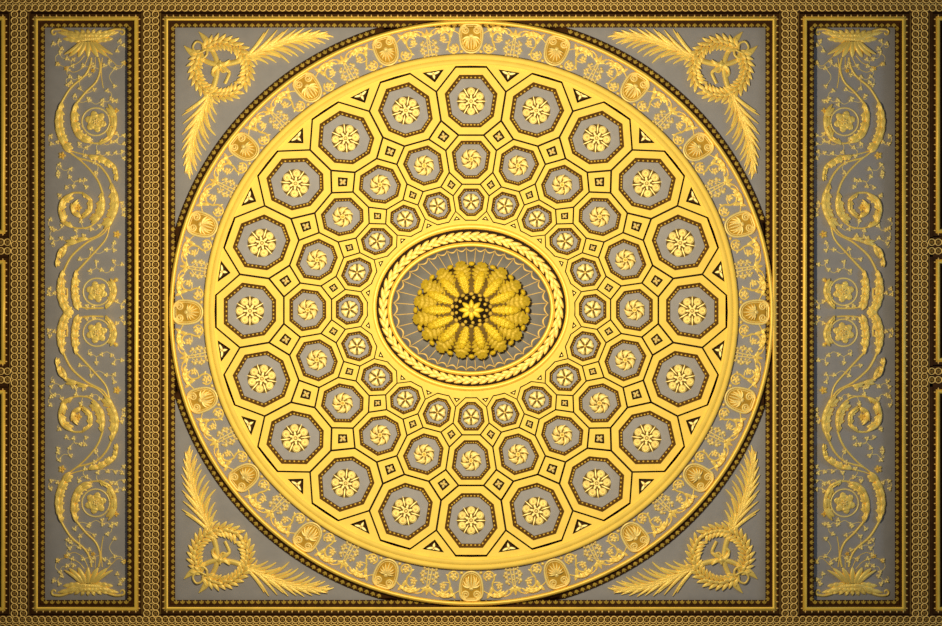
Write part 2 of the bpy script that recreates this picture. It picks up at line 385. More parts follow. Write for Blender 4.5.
# ------------------------------------------------------------------ oval frame, frieze and dome rim
EC = (471.6, 312.8)
def ering(m, prof, surf=None, n=160, cx=471.0, cy=312.0, clip=False):
    rows = []
    for a, b, h in prof:
        row = []
        for i in range(n):
            p = ell(2 * pi * i / n, a, b, cx, cy)
            if clip: p = clampf(p)
            row.append((*p, h))
        rows.append(row)
    m.grid(rows, closed_v=True)
of = thing('oval_frame', 471, 312, 'round gilt bar with dark leaf edging around the whole dome', 'moulding')
m = MB(); ering(m, [(300.5 + d, 291 + d, h) for d, h in ((2.2, -5), (2.1, 1.5), (1.5, 3.0), (0.3, 3.8), (-1.0, 3.2), (-1.9, 1.8), (-2.3, -3))], cx=EC[0], cy=EC[1]); m.link('gilt_bar', 'bar', of)
m = MB(); ering(m, [(302.6 + d, 293.1 + d, h) for d, h in ((0, -1.0), (0.8, -2.2), (1.2, -2.2), (5.6, -3.8), (6.4, -3.8), (6.6, -5.3))], cx=EC[0], cy=EC[1], clip=True); g2 = m
m = MB()
NL = 288
for i in range(NL):
    th = 2 * pi * (i + 0.5) / NL
    p0 = ell(th, 304.6, 295.1, *EC); p1 = ell(th, 308.9, 299.4, *EC)
    if FX0 + 1 < p1[0] < FX1 - 1 and FY0 + 1 < p1[1] < FY1 - 1:
        m.leaf(p0, p1, 1.5, 1.3, h0=-2.9, n=4)
        for sg in (-1, 1):
            p2 = ell(th + sg * 0.0085, 307.6, 298.1, *EC); m.leaf(p0, p2, 0.85, 1.1, h0=-2.9, n=4)
g2.link('leaf_edging', 'brown', of, more=[(m, 'leafochre')])
ff = thing('frieze_band', 471, 312, 'grey ring-shaped frieze ground behind the gilt medallions and scrolls', 'frieze')
m = MB(); ering(m, [(299.5, 290, -3.35), (266.5, 257.2, -3.35)]); m.link('frieze_ground', 'grey', ff)
dr = thing('dome_rim', 471, 312, 'wide plain yellow rim between the frieze and the octagons', 'moulding')
m = MB(); ering(m, [(267.6, 258.3, -3.2), (267.4, 258.1, 0.2), (266.4, 257.1, 1.2), (264.6, 255.3, 1.2), (263.6, 254.3, 0.5), (262.6, 253.3, -0.6), (262.2, 252.9, 0.0), (260.5, 251.2, 0.2), (257.5, 248.3, 0.2), (257.3, 248.1, -5)]); m.link('rim', 'dome', dr)

def TF(i):   # frieze: x along the frieze, y outwards from its inner edge
    th0 = 2 * pi * i / 20
    def T(x, y):
        th = th0 + x / 283.0; t = y / 31.0
        return ell(th, 267 + 31.2 * t, 257.7 + 31.2 * t, 471.2, 312.2)
    return T
HF = -3.2
for i in range(20):
    T = TF(i); c = T(0, 15)
    kind = 'closed palmette' if i % 2 == 0 else 'fan palmette'
    t = thing('palmette_medallion', *c, 'gilt shield-shaped medallion with %s in the frieze, %s' % (kind, clock(i)), 'medallion', 'palmette medallions in the frieze')
    o_half = [(0, 30.3), (6, 30.0), (10.2, 27.0), (11.6, 22), (11.4, 14), (9.6, 7.5), (5.5, 3.2), (0, 1.9)]
    loop = spl(o_half + [(-x, y) for x, y in o_half[-2:0:-1]], 4, closed=True)
    m = MB(T); m.plate([loop], HF + 0.9, 0.9); m.link('shield', 'shield', t)
    m = MB(T)
    m.tube(loop, 1.15, h0=HF + 0.5, closed=True, hs=2.0); m.tube([(x * .83, 15.5 + (y - 15.5) * .86) for x, y in loop], 0.4, h0=HF + 0.8, closed=True, hs=1.6); m.link('shield_rim', 'pale', t)
    for sg in (-1, 1):
        m = MB(T)
        sp = arc(sg * 5.4, 24.6, 4.2, pi / 2, pi / 2 - sg * 3.6 * pi, 26, 0.6)
        m.tube(sp, 0.9, 0.7, h0=HF + 0.9, hs=1.8); m.link('volute', 'pale', t)
    m = MB(T)
    if i % 2:
        for k in range(9):
            a = -pi / 2 + (k - 4) * 0.36
            L = 13.0 - abs(k - 4) * 1.2
            m.leaf((1.5 * cos(a), 17.5 + 1.5 * sin(a)), (L * cos(a), 17.5 + L * sin(a)), 1.1, 2.8, h0=HF + 0.7, n=6, groove=1.1)
        m.cap(0, 18, 2.2, None, HF + 0.8, 2)
    else:
        m.leaf((0, 17), (0, 4.5), 0.9, 1.6, h0=HF + 0.8, n=6)
        for sg in (-1, 1):
            for k, (dx, dy) in enumerate(((2.4, 5.5), (5.4, 7.2), (8.2, 10.5), (9.2, 14.5))):
                m.leaf((sg * 0.8, 17), (sg * dx, dy), 1.0, 2.4, bend=sg * 3.2, h0=HF + 0.8, n=8)
        m.cap(0, 19, 2.4, 1.8, HF + 0.8, 2)
    m.link('palmette', 'pale', t)
for i in range(20):
    T = TF(i + 0.5); c = T(0, 15)
    t = thing('candelabrum_ornament', *c, 'gilt candelabrum ornament with berry clusters in the frieze, %s' % clock_half(i).replace('octagon', 'medallion'), 'ornament', 'candelabrum ornaments in the frieze')
    m = MB(T)
    for dx in (-1.5, 1.5): m.tube([(dx * 1.3, 0.8), (dx * 0.9, 10), (dx * 0.7, 20)], 0.8, h0=HF, hs=1.8)
    for y in (3, 8, 13): m.cap(0, y, 0.9, None, HF, 1.4, 6, 2)
    m.link('stem', 'pale', t)
    m = MB(T)
    m.leaf((0, 20), (0, 28.5), 1.8, 2, h0=HF)
    for sg in (-1, 1):
        m.leaf((0, 20), (sg * 5.5, 27.5), 1.6, 1.8, bend=-sg * 1.5, h0=HF); m.leaf((0, 20), (sg * 7, 22.5), 1.4, 1.6, bend=sg, h0=HF)
    m.cap(0, 20, 1.8, None, HF, 2.2)
    m.link('head', 'relief', t)
    for sg in (-1, 1):
        m = MB(T)
        for (dx, dy, r) in ((3.9, 3, 1.3), (4.2, 7.5, 1.3), (3.8, 12, 1.3), (6.6, 1.8, 1.4), (7.6, 5.8, 1.7), (7.4, 10, 1.7), (7.2, 14.4, 1.9), (9.4, 8.2, 1.2), (5.2, 16.8, 1.2)):
            m.cap(sg * dx, dy, r * 1.1, None, HF, 2.4, 7, 2)
        m.tube([(sg * 2, 16), (sg * 6, 12), (sg * 6, 3)], 0.4, h0=HF)
        m.link('berry_cluster', 'pale', t)
for i in range(20):
    for sg in (-1, 1):
        T0 = TF(i)
        T = (lambda T0, sg: (lambda x, y: T0(sg * x, y)))(T0, sg)
        c = T(24, 15)
        sd = 'clockwise' if sg > 0 else 'anticlockwise'
        q, r = divmod(i, 5)
        bs = ['topmost', 'rightmost', 'bottommost', 'leftmost'][q]
        who = bs + ' medallion' if r == 0 else 'medallion %s clockwise from the %s' % (NUM[r], bs)
        t = thing('scroll_spray', *c, 'gilt frieze scroll with flower on %s side of the %s' % (sd, who), 'scroll', 'leafy scrolls in the frieze')
        m = MB(T)
        m.tube(spl([(11.5, 20.5), (16, 23.5), (19.5, 24.5)]), 0.6, h0=HF, hs=1.5)
        m.tube(spl([(27, 24), (22.8, 21), (22, 15), (24.6, 9.5), (23.6, 4.4), (18.8, 2.1), (14.4, 4.2), (13.6, 8.2), (16.4, 11.4)]), 1.1, 0.75, h0=HF, hs=1.6)
        m.tube(spl([(22.4, 14), (26, 13.4), (30.6, 14.3)]), 0.5, h0=HF)
        m.tube(spl([(30, 28), (36, 27.8), (42, 24)]), 0.6, h0=HF)
        m.leaf((23.5, 8), (27.5, 5.2), 1.0, 1.3, h0=HF)
        m.link('stem', 'relief', t)
        m = MB(T)
        m.sheath([(17.5, 25), (22, 27.5), (28, 28.0), (34, 25.8)], 5.6, -1, 4, 2.2, HF)
        m.leaf((19, 24), (15.5, 29.2), 1.7, 1.8, h0=HF); m.leaf((19, 24.5), (20.5, 17.5), 1.8, 1.8, bend=1.2, h0=HF)
        m.leaf((27, 26), (31.5, 20.5), 1.4, 1.6, bend=-1, h0=HF); m.leaf((33, 27), (37.5, 22.0), 1.3, 1.5, h0=HF)
        m.link('acanthus_leaf', 'relief', t)
        m = MB(T); m.flower(18.9, 7.2, 4.4, 5, 1.9, HF, 0.3, 0.34); m.link('flower', 'pale', t)
        m = MB(T); m.flower(29.2, 17.0, 4.1, 5, 1.8, HF, 0.9, 0.32); m.link('flower', 'pale', t)
        m = MB(T); m.cap(10.6, 3.2, 2.0, 1.7, HF, 1.9); m.link('bud', 'relief', t)

# ------------------------------------------------------------------ coffered dome
FV = [244.8, 175.45, 125.5, 88.9]; FH = [255.8, 187.7, 139.9, 104.0]; FW = [0.0637, 0.0715, 0.0725, 0.066]
VV = [221.8, 191.9, 161.2, 138.7, 114.7, 98.6]; VH = [234.6, 205.0, 173.2, 152.3, 127.8, 111.9]
def LP(th, rv, rh):
    cy = 309.0 + 2.3 * min(1, max(0, (rv - 88) / 157.0))
    return ell(th, rh, rv, 471.1, cy)
DTH = 2 * pi / 20
def Fp(j, i, sg): return LP(i * DTH + sg * FW[j], FV[j], FH[j])
def Vp(k, i): return LP((i + 0.5) * DTH, VV[k], VH[k])
GAPS = [0.95, 0.75, 0.6]
def octagon(j, i): return [Fp(j, i, -1), Fp(j, i, 1), Vp(2 * j, i), Vp(2 * j + 1, i), Fp(j + 1, i, 1), Fp(j + 1, i, -1), Vp(2 * j + 1, i - 1), Vp(2 * j, i - 1)]
def rose_outer(t, cx, cy, R, rot, surf):
    rs = MB(surf=surf); rs.cap(cx, cy, R * .95, None, -4.45, 0.4, 18, 2); ro = rs.link('rosette', 'umber', t)  # umber disc: painted-in shade showing as dark gaps between petals
    m = MB(surf=surf); m.ring(cx, cy, R * .17, R * .05, -3.2, 12); m.cap(cx, cy, R * .10, None, -3.2, 1.6, 8); m.link('rosette_eye', 'pale', ro)
    for k in range(6):
        a = rot - pi / 2 + k * pi / 3; px, py = cx + cos(a) * R * .67, cy + sin(a) * R * .67
        m = MB(surf=surf)
        m.cap(px, py, R * .27, None, -4.3, .9, 12, 2); m.ring(px, py, R * .17, R * .045, -3.6, 12, 2.0); m.cap(px, py, R * .12, None, -4.1, 2.4, 7, 2)
        m.leaf((cx + cos(a) * R * .15, cy + sin(a) * R * .15), (cx + cos(a) * R * .5, cy + sin(a) * R * .5), R * .09, 2.0, h0=-4.0, n=5)
        b = a + pi / 6; m.leaf((cx + cos(b) * R * .35, cy + sin(b) * R * .35), (cx + cos(b) * R * 1.02, cy + sin(b) * R * 1.02), R * .05, 1.2, h0=-4.4, n=6)
        m.link('petal', 'pale', ro)
def rose_mid(t, cx, cy, R, rot, surf):
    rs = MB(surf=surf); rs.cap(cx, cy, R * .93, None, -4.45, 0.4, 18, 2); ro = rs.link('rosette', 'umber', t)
    e = MB(surf=surf); e.ring(cx, cy, R * .17, R * .07, -3.6, 12, 1.3); e.cap(cx, cy, R * .1, None, -4.2, 2.2, 8); e.link('rosette_eye', 'relief', ro)
    for k in range(7):
        a = rot + k * 2 * pi / 7; b = a + 0.55
        m = MB(surf=surf)
        qx, qy = cx + cos(a + .2) * R * .66, cy + sin(a + .2) * R * .66
        m.cap(qx, qy, R * .31, R * .235, -4.2, 2.2, 10, 3, rot=a + 1.25)
        m.leaf((cx + cos(a - .15) * R * .26, cy + sin(a - .15) * R * .26), (cx + cos(a + .75) * R * .98, cy + sin(a + .75) * R * .98), R * .13, 2.6, bend=-R * .30, h0=-3.8, n=8, blunt=.6, groove=.9)
        m.link('petal', 'pale', ro)
def rose_inner(t, cx, cy, R, rot, surf):
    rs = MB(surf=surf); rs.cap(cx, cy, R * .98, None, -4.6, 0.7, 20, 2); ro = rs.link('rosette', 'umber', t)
    e = MB(surf=surf); e.cap(cx, cy, R * .17, None, -4.0, 2.2, 8); e.link('rosette_eye', 'relief', ro)
    for k in range(5):
        a = rot + pi / 2 + k * 2 * pi / 5
        m = MB(surf=surf)
        m.wedge(cx, cy, a, R * .2, R * .99, 0.52, 2.2, -4.1)
        m.link('petal', 'pale', ro)
SPEC = [(8.7, 3.4, 5, 14.3, 'large', 'outer', 'six-rose flower', rose_outer), (6.3, 2.9, 5, 10.5, 'medium', 'middle', 'whirling seven-petal flower', rose_mid), (5.0, 2.4, 4, 8.4, 'small', 'inner', 'five-petal flower', rose_inner)]
for j in range(3):
    fi, mw, nb, R, size, row, fl, fn = SPEC[j]
    for i in range(20):
        O = octagon(j, i); c = cen(O)
        sc = sqrt(abs(sum(O[k][0] * O[(k + 1) % 8][1] - O[(k + 1) % 8][0] * O[k][1] for k in range(8))) / 2) / [59.0, 43.4, 31.5][j]
        t = thing('octagonal_coffer', *c, '%s octagonal coffer with %s, %s in the %s ring' % (size, fl, clock(i).replace(' one', ''), row), 'coffer', 'octagonal coffers of the %s ring' % row, surf=dome)
        A = inset(O, GAPS[j]); B = inset(O, fi - 0.9); Cc = inset(O, fi)
        m = MB(surf=dome)
        m.plate([A, B], 0.0, 5.0); m.link('surround', 'dome', t)
        E = inset(O, fi + mw)
        m = MB(surf=dome); m.grid([[(*p, h) for p in P] for P, h in ((B, -0.1), (Cc, -0.5), (Cc, -1.6), (inset(O, fi + mw * .9), -3.4), (inset(O, fi + mw), -4.6))], closed_v=True, smooth=False)
        g3 = m
        m = MB(surf=dome)
        for (u, v, a) in along(inset(O, fi + mw * .5), nb): m.cap(u, v, (1.15, .85, .72)[j], (1.0, .78, .64)[j], -2.9, 1.3, 7, 2, rot=a)
        g3.link('beaded_moulding', 'amber', t, more=[(m, 'bar')])
        m = MB(surf=dome); m.plate([inset(O, fi + mw - 0.3)], -4.5, 0.4); m.link('field', 'grey', t)
        cc = acen(E)
        fn(t, cc[0], cc[1], R * sc, i * DTH, dome_face)
def lerp(a, b, t): return (a[0] + (b[0] - a[0]) * t, a[1] + (b[1] - a[1]) * t)
for j in (0, 1):
    for i in range(20):
        Q = [Vp(2 * j + 1, i), Fp(j + 1, i + 1, -1), Vp(2 * j + 2, i), Fp(j + 1, i, 1)]; c = cen(Q)
        row = ['large and middle', 'middle and small'][j]
        t = thing('square_coffer', *c, 'little square coffer between %s octagons, %s' % (row, clock_half(i)), 'coffer', 'square coffers between %s octagons' % row, surf=dome)
        hs = [5.2, 3.9][j]; L = sqrt(abs(sum(Q[k][0] * Q[(k + 1) % 4][1] - Q[(k + 1) % 4][0] * Q[k][1] for k in range(4))) / 2)
        B = [(c[0] + (p[0] - c[0]) * hs * 1.75 / L, c[1] + (p[1] - c[1]) * hs * 1.75 / L) for p in Q]
        m = MB(surf=dome); m.plate([inset(Q, GAPS[j] * .95), B], 0.0, 5.0); m.link('surround', 'dome', t)
        m = MB(surf=dome); m.grid([[(*p, h) for p in P] for P, h in ((B, -0.2), (inset(B, 0.2), -1.0), (inset(B, 1.3 if j == 0 else 1.1), -3.2))], closed_v=True, smooth=False); m.link('moulding', 'dark', t)
        m = MB(surf=dome); m.plate([inset(B, 1.0)], -3.25, 0.3); m.link('field', 'brown', t)
        m = MB(surf=dome)
        for p in B:
            q_ = lerp(c, p, 0.34); m.cap(*q_, hs * .34, hs * .26, -2.9, 1.5, 8, 2, rot=atan2(p[1] - c[1], p[0] - c[0]))
        m.cap(*c, .6, None, -3, 1.6, 6, 2); m.link('flower', 'pale', t)
# borders with triangular coffers, outside and inside the octagons
def tri_cell(i, outer):
    if outer:
        N = 6
        poly = [LP(i * DTH, FV[0], FH[0]), Fp(0, i, 1), Vp(0, i), Fp(0, i + 1, -1), LP((i + 1) * DTH, FV[0], FH[0])]
        # shrink away from octagon by the groove
        poly = [ell_out(p, GAPS[0]) for p in poly]
        rim = [ell((i + 1 - k / N) * DTH, 258.2, 249.0) for k in range(N + 1)]
        return poly + rim
    N = 6
    poly = [LP(i * DTH, FV[3], FH[3]), Fp(3, i, 1), Vp(5, i), Fp(3, i + 1, -1), LP((i + 1) * DTH, FV[3], FH[3])]
    poly = [ell_out(p, -GAPS[2]) for p in poly]
    rim = [ell((i + 1 - k / N) * DTH, 97.5, 81.5, 471.3, 307.4) for k in range(N + 1)]
    return poly + rim
def ell_out(p, d):
    dx, dy = p[0] - 471, p[1] - 311; L = hypot(dx, dy); return (p[0] + dx / L * d, p[1] + dy / L * d)
for i in range(20):
    for outer in (True, False):
        P = tri_cell(i, outer); th = (i + 0.5) * DTH
        V = Vp(0 if outer else 5, i)
        dx, dy = V[0] - 471, V[1] - 310; L = hypot(dx, dy); rx, ry = dx / L, dy / L; tx, ty = -ry, rx
        if not outer: rx, ry = -rx, -ry
        if outer: ap, ht, hw = 9.2, 11.5, 11.0
        else: ap, ht, hw = 4.6, 4.2, 3.7
        hole = [(V[0] + rx * ap, V[1] + ry * ap), (V[0] + rx * (ap + ht) + tx * hw, V[1] + ry * (ap + ht) + ty * hw), (V[0] + rx * (ap + ht) - tx * hw, V[1] + ry * (ap + ht) - ty * hw)]
        c = cen(hole)
        t = thing('triangular_coffer', *c, ('larger triangular coffer against the outer rim, %s' if outer else 'tiny triangular coffer against the central oval, %s') % clock_half(i), 'coffer', 'triangular coffers against the outer rim' if outer else 'triangular coffers against the central oval', surf=dome)
        m = MB(surf=dome); m.plate([P, hole], 0.0, 5.0); m.link('surround', 'dome', t)
        m = MB(surf=dome)
        k = 1.8 if outer else 1.15
        m.grid([[(*p, h) for p in Q] for Q, h in ((hole, -0.2), (inset(hole, .25), -1.2), (inset(hole, k), -3.6))], closed_v=True, smooth=False); m.link('moulding', 'dark', t)  # dark colour paints in the shadow along the recess edges
        m = MB(surf=dome); m.plate([inset(hole, k - .1)], -3.5, .3); m.link('field', 'brown' if outer else 'relief', t)
        if outer:
            m = MB(surf=dome)
            mid = lerp(hole[1], hole[2], .5); c2 = lerp(c, mid, .25)
            m.leaf(c2, lerp(c2, hole[0], .62), 1.5, 1.6, h0=-3.4, n=5); m.leaf(c2, lerp(c2, hole[1], .66), 1.5, 1.6, h0=-3.4, n=5); m.leaf(c2, lerp(c2, hole[2], .66), 1.5, 1.6, h0=-3.4, n=5)
            m.leaf(c2, lerp(c2, mid, .9), 1.2, 1.5, h0=-3.4, n=5); m.cap(*c2, 1.4, None, -3.4, 2.2, 8, 2)
            m.link('flower', 'pale', t)
# ------------------------------------------------------------------ central oval
def cering(m, prof, n=120):
    # prof entries: (a, b, cy, h)
    m.grid([[(*ell(2 * pi * i / n, a, b, 471.1, cy), h) for i in range(n)] for a, b, cy, h in prof], closed_v=True)
cr = thing('central_oval_moulding', 471, 308, 'oval gilt moulding with a laurel garland framing the central ribbed cup', 'moulding', surf=centre)
m = MB(surf=centre); cering(m, [(100, 84.0, 307.3, -2.6), (99.8, 83.8, 307.3, 0.8), (98.8, 82.8, 307.3, 2.6), (97.2, 81.2, 307.4, 3.2), (95.8, 79.8, 307.5, 2.6), (94.9, 78.9, 307.6, 1.0), (94.6, 78.4, 307.7, -3)]); m.link('outer_bar', 'bar', cr)
m = MB(surf=centre); cering(m, [(94.8, 78.6, 307.7, -2.6), (82.8, 66.2, 309, -3.4)]); m.link('garland_ground', 'dark', cr)
m = MB(surf=centre)
NG = 56
for i in range(NG):
    for (k, off) in ((0, 0.0), (1, 0.5), (2, 0.0)):
        t = (k + 0.6) / 3.2
        a0, b0, c0 = 92.4 - 8.0 * t, 76.2 - 8.2 * t, 307.8 + t
        th = 2 * pi * (i + off) / NG; dd = (1.6, 0, -1.6)[k]
        m.leaf(ell(th, a0 - dd, b0 - dd, 471.1, c0), ell(th + 2 * pi / NG * 1.02, a0 + dd * .8, b0 + dd * .8, 471.1, c0), 1.75 if k != 1 else 2.1, 3.4, h0=-2.6 + 0.8 * (k == 1), n=7, blunt=.55, groove=.75)
m.link('laurel_garland', 'relief', cr)
m = MB(surf=centre); cering(m, [(83.9, 66.8, 308.9, -3.4), (83.6, 66.4, 308.9, 0.0), (82.4, 65.3, 309, 1.5), (81.0, 64.0, 309, 1.9), (79.8, 63.0, 309, 1.0), (79.2, 62.4, 309, -1.0), (79.0, 62.2, 309, -5.0)]); m.link('inner_bar', 'bar', cr)
cup = thing('ribbed_cup', 471, 309, 'grey oval ribbed recess with thin cream ribs behind the leafy boss', 'dome recess', surf=centre, h=-5)
CUPD = [(79.2, 62.6, -4.0), (77.5, 61.0, -9), (72, 56.6, -17), (62, 48.6, -24), (45, 35, -30), (25, 20, -33), (3, 2.4, -34)]
def cup_pt(th, f):   # f: 0 at the edge, 6 at the middle
    k = min(5, int(f)); t = f - k; a = CUPD[k][0] + (CUPD[k + 1][0] - CUPD[k][0]) * t; b = CUPD[k][1] + (CUPD[k + 1][1] - CUPD[k][1]) * t
    h = CUPD[k][2] + (CUPD[k + 1][2] - CUPD[k][2]) * t
    return (*ell(th, a, b, 470.9, 309), h)
NR = 40
m = MB(surf=centre)
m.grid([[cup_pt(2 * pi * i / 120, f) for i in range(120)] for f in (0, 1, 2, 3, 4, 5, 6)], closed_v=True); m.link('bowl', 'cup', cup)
for i in range(NR):
    th = 2 * pi * (i + 0.5) / NR
    m = MB(surf=centre); rows = []
    for f in (0.6, 1, 1.5, 2, 2.5, 3, 3.5, 4, 4.6):
        p = cup_pt(th, f); tx, ty = cos(th), sin(th); r = 0.42 - 0.03 * f
        rows.append([(p[0] - tx * r, p[1] - ty * r, p[2]), (p[0] - tx * r * .6, p[1] - ty * r * .6, p[2] + 1.0), (p[0] + tx * r * .6, p[1] + ty * r * .6, p[2] + 1.0), (p[0] + tx * r, p[1] + ty * r, p[2])])
    m.grid(rows); m.link('rib', 'ring', cup)
m = MB(surf=centre)
for i in range(NR):
    for amp, r_ in ((0.85, 0.5),):
        pts = []
        rows = []
        for k in range(9):
            s_ = k / 8; f = 0.75 + amp * sin(pi * s_) ** 0.7; p = cup_pt(2 * pi * (i + 0.5 + s_) / NR, f); q = cup_pt(2 * pi * (i + 0.5 + s_) / NR, f + 0.28)
            rows.append([(p[0], p[1], p[2] + .1), (p[0], p[1], p[2] + 1.1), (q[0], q[1], q[2] + 1.1), (q[0], q[1], q[2] + .1)])
        m.grid(rows)
m.link('scalloped_edge', 'ring', cup)
# the leafy boss
bo = thing('leaf_boss', 471.4, 310, 'hanging gilt boss of lobed acanthus leaves at the centre of the ceiling', 'ceiling boss', surf=centre, h=-10)
BC = (471.4, 310.0)
def be(th, f, h): return (BC[0] + 58.5 * f * sin(th), BC[1] - 48.5 * f * cos(th))
def acanthus(th, f0, f1, w, h0, h1, name, mt='boss', curl=3.0):
    m = MB(surf=centre)
    dx, dy = be(th, f1, 0)[0] - be(th, f0, 0)[0], be(th, f1, 0)[1] - be(th, f0, 0)[1]; L = hypot(dx, dy); ux, uy = dx / L, dy / L; nx, ny = -uy, ux
    p0 = be(th, f0, 0)
    NT = 36; lobes = 6; rows = []; q0 = be(th, f1, 0)
    for i in range(NT + 1):
        t = i / NT; x, y = lerp(p0, q0, t); row = []
        wp = w * max(0.05, sin(pi * (0.16 + 0.84 * t) ** 1.25)) ** .55
        for a in (-1, -.8, -.5, -.15, 0, .15, .5, .8, 1):
            ph = (t * lobes + 0.2) % 1.0
            edge = 1 - 0.46 * (1 - sin(pi * ph) ** .6) if abs(a) > .7 else 1 - .12 * (1 - sin(pi * ph))
            vein = abs(sin(pi * (t * lobes + .2 - .7 * abs(a)))) ** .6
            hh = 0.0 if abs(a) == 1 else (2.6 * (1 - .55 * a * a) * (.25 + .75 * vein) if a else 1.1)
            fwd = abs(a) ** 1.5 * 1.6
            row.append((x + nx * wp * a * edge + ux * fwd, y + ny * wp * a * edge + uy * fwd, h0 + (h1 - h0) * t - 2.2 * t ** 4 + hh * min(1, (1 - t) * 5 + .15)))
        rows.append(row)
    m.grid(rows)
    return m.link(name, mt, bo)
m = MB(surf=centre); m.grid([[(*be(2 * pi * i / 48, f, 0), h) for i in range(48)] for f, h in ((0.30, 2), (0.42, 4.5), (0.62, 2.0), (0.82, -2.5), (0.9, -7), (0.6, -16), (0.25, -32.5))], closed_v=True); m.link('body', 'umber', bo)  # dark body colour stands in for shaded crevices between the leaves
m = MB(surf=centre); m.grid([[(*be(2 * pi * i / 32, f, 0), h) for i in range(32)] for f, h in ((0.34, 3.5), (0.28, 1), (0.26, -8), (0.02, -9))], closed_v=True); m.link('hollow', 'dark', bo)
for i in range(16):
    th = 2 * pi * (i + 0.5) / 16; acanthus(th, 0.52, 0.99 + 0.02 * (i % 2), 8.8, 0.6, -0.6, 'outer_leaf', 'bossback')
for i in range(16):
    th = 2 * pi * i / 16
    m = MB(surf=centre); p = be(th, 0.955, 0)
    m.cap(p[0], p[1], 3.3, 2.4, -3.2, 3.0, 10, 3, rot=th); m.link('curled_tip', 'boss', bo)
for i in range(14):
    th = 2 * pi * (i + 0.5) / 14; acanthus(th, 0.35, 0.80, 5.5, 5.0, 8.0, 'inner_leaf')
for i in range(14):
    th = 2 * pi * i / 14; m = MB(surf=centre); p = be(th, 0.335, 0); m.cap(p[0], p[1], 2.3, 1.8, 3.0, 2.4, 8, 2, rot=th); m.link('scale', 'ochre', bo)
for i in range(13):
    th = 2 * pi * (i + 0.3) / 13; m = MB(surf=centre); p = be(th, 0.262, 0); m.cap(p[0], p[1], 1.8, None, 1.5, 2.0, 8, 3); m.link('bead', 'ochre', bo)
m = MB(surf=centre); m.cap(*BC, 4.0, 3.4, -4, 4.6, 12); rz = m.link('rosette', 'boss', bo)
for k in range(8):
    a = 2 * pi * k / 8; p = be(a, 0.05, 0); q = be(a, 0.215, 0); m = MB(surf=centre); m.leaf(p, q, 2.5, 1.8, h0=-1.2, n=6, blunt=.5, lobes=0, curl=-1); m.link('petal', 'boss', rz)
m = MB(surf=centre); m.flower(*BC, 2.6, 5, 1.4, 0.8); m.link('rosette_eye', 'ochre', rz)
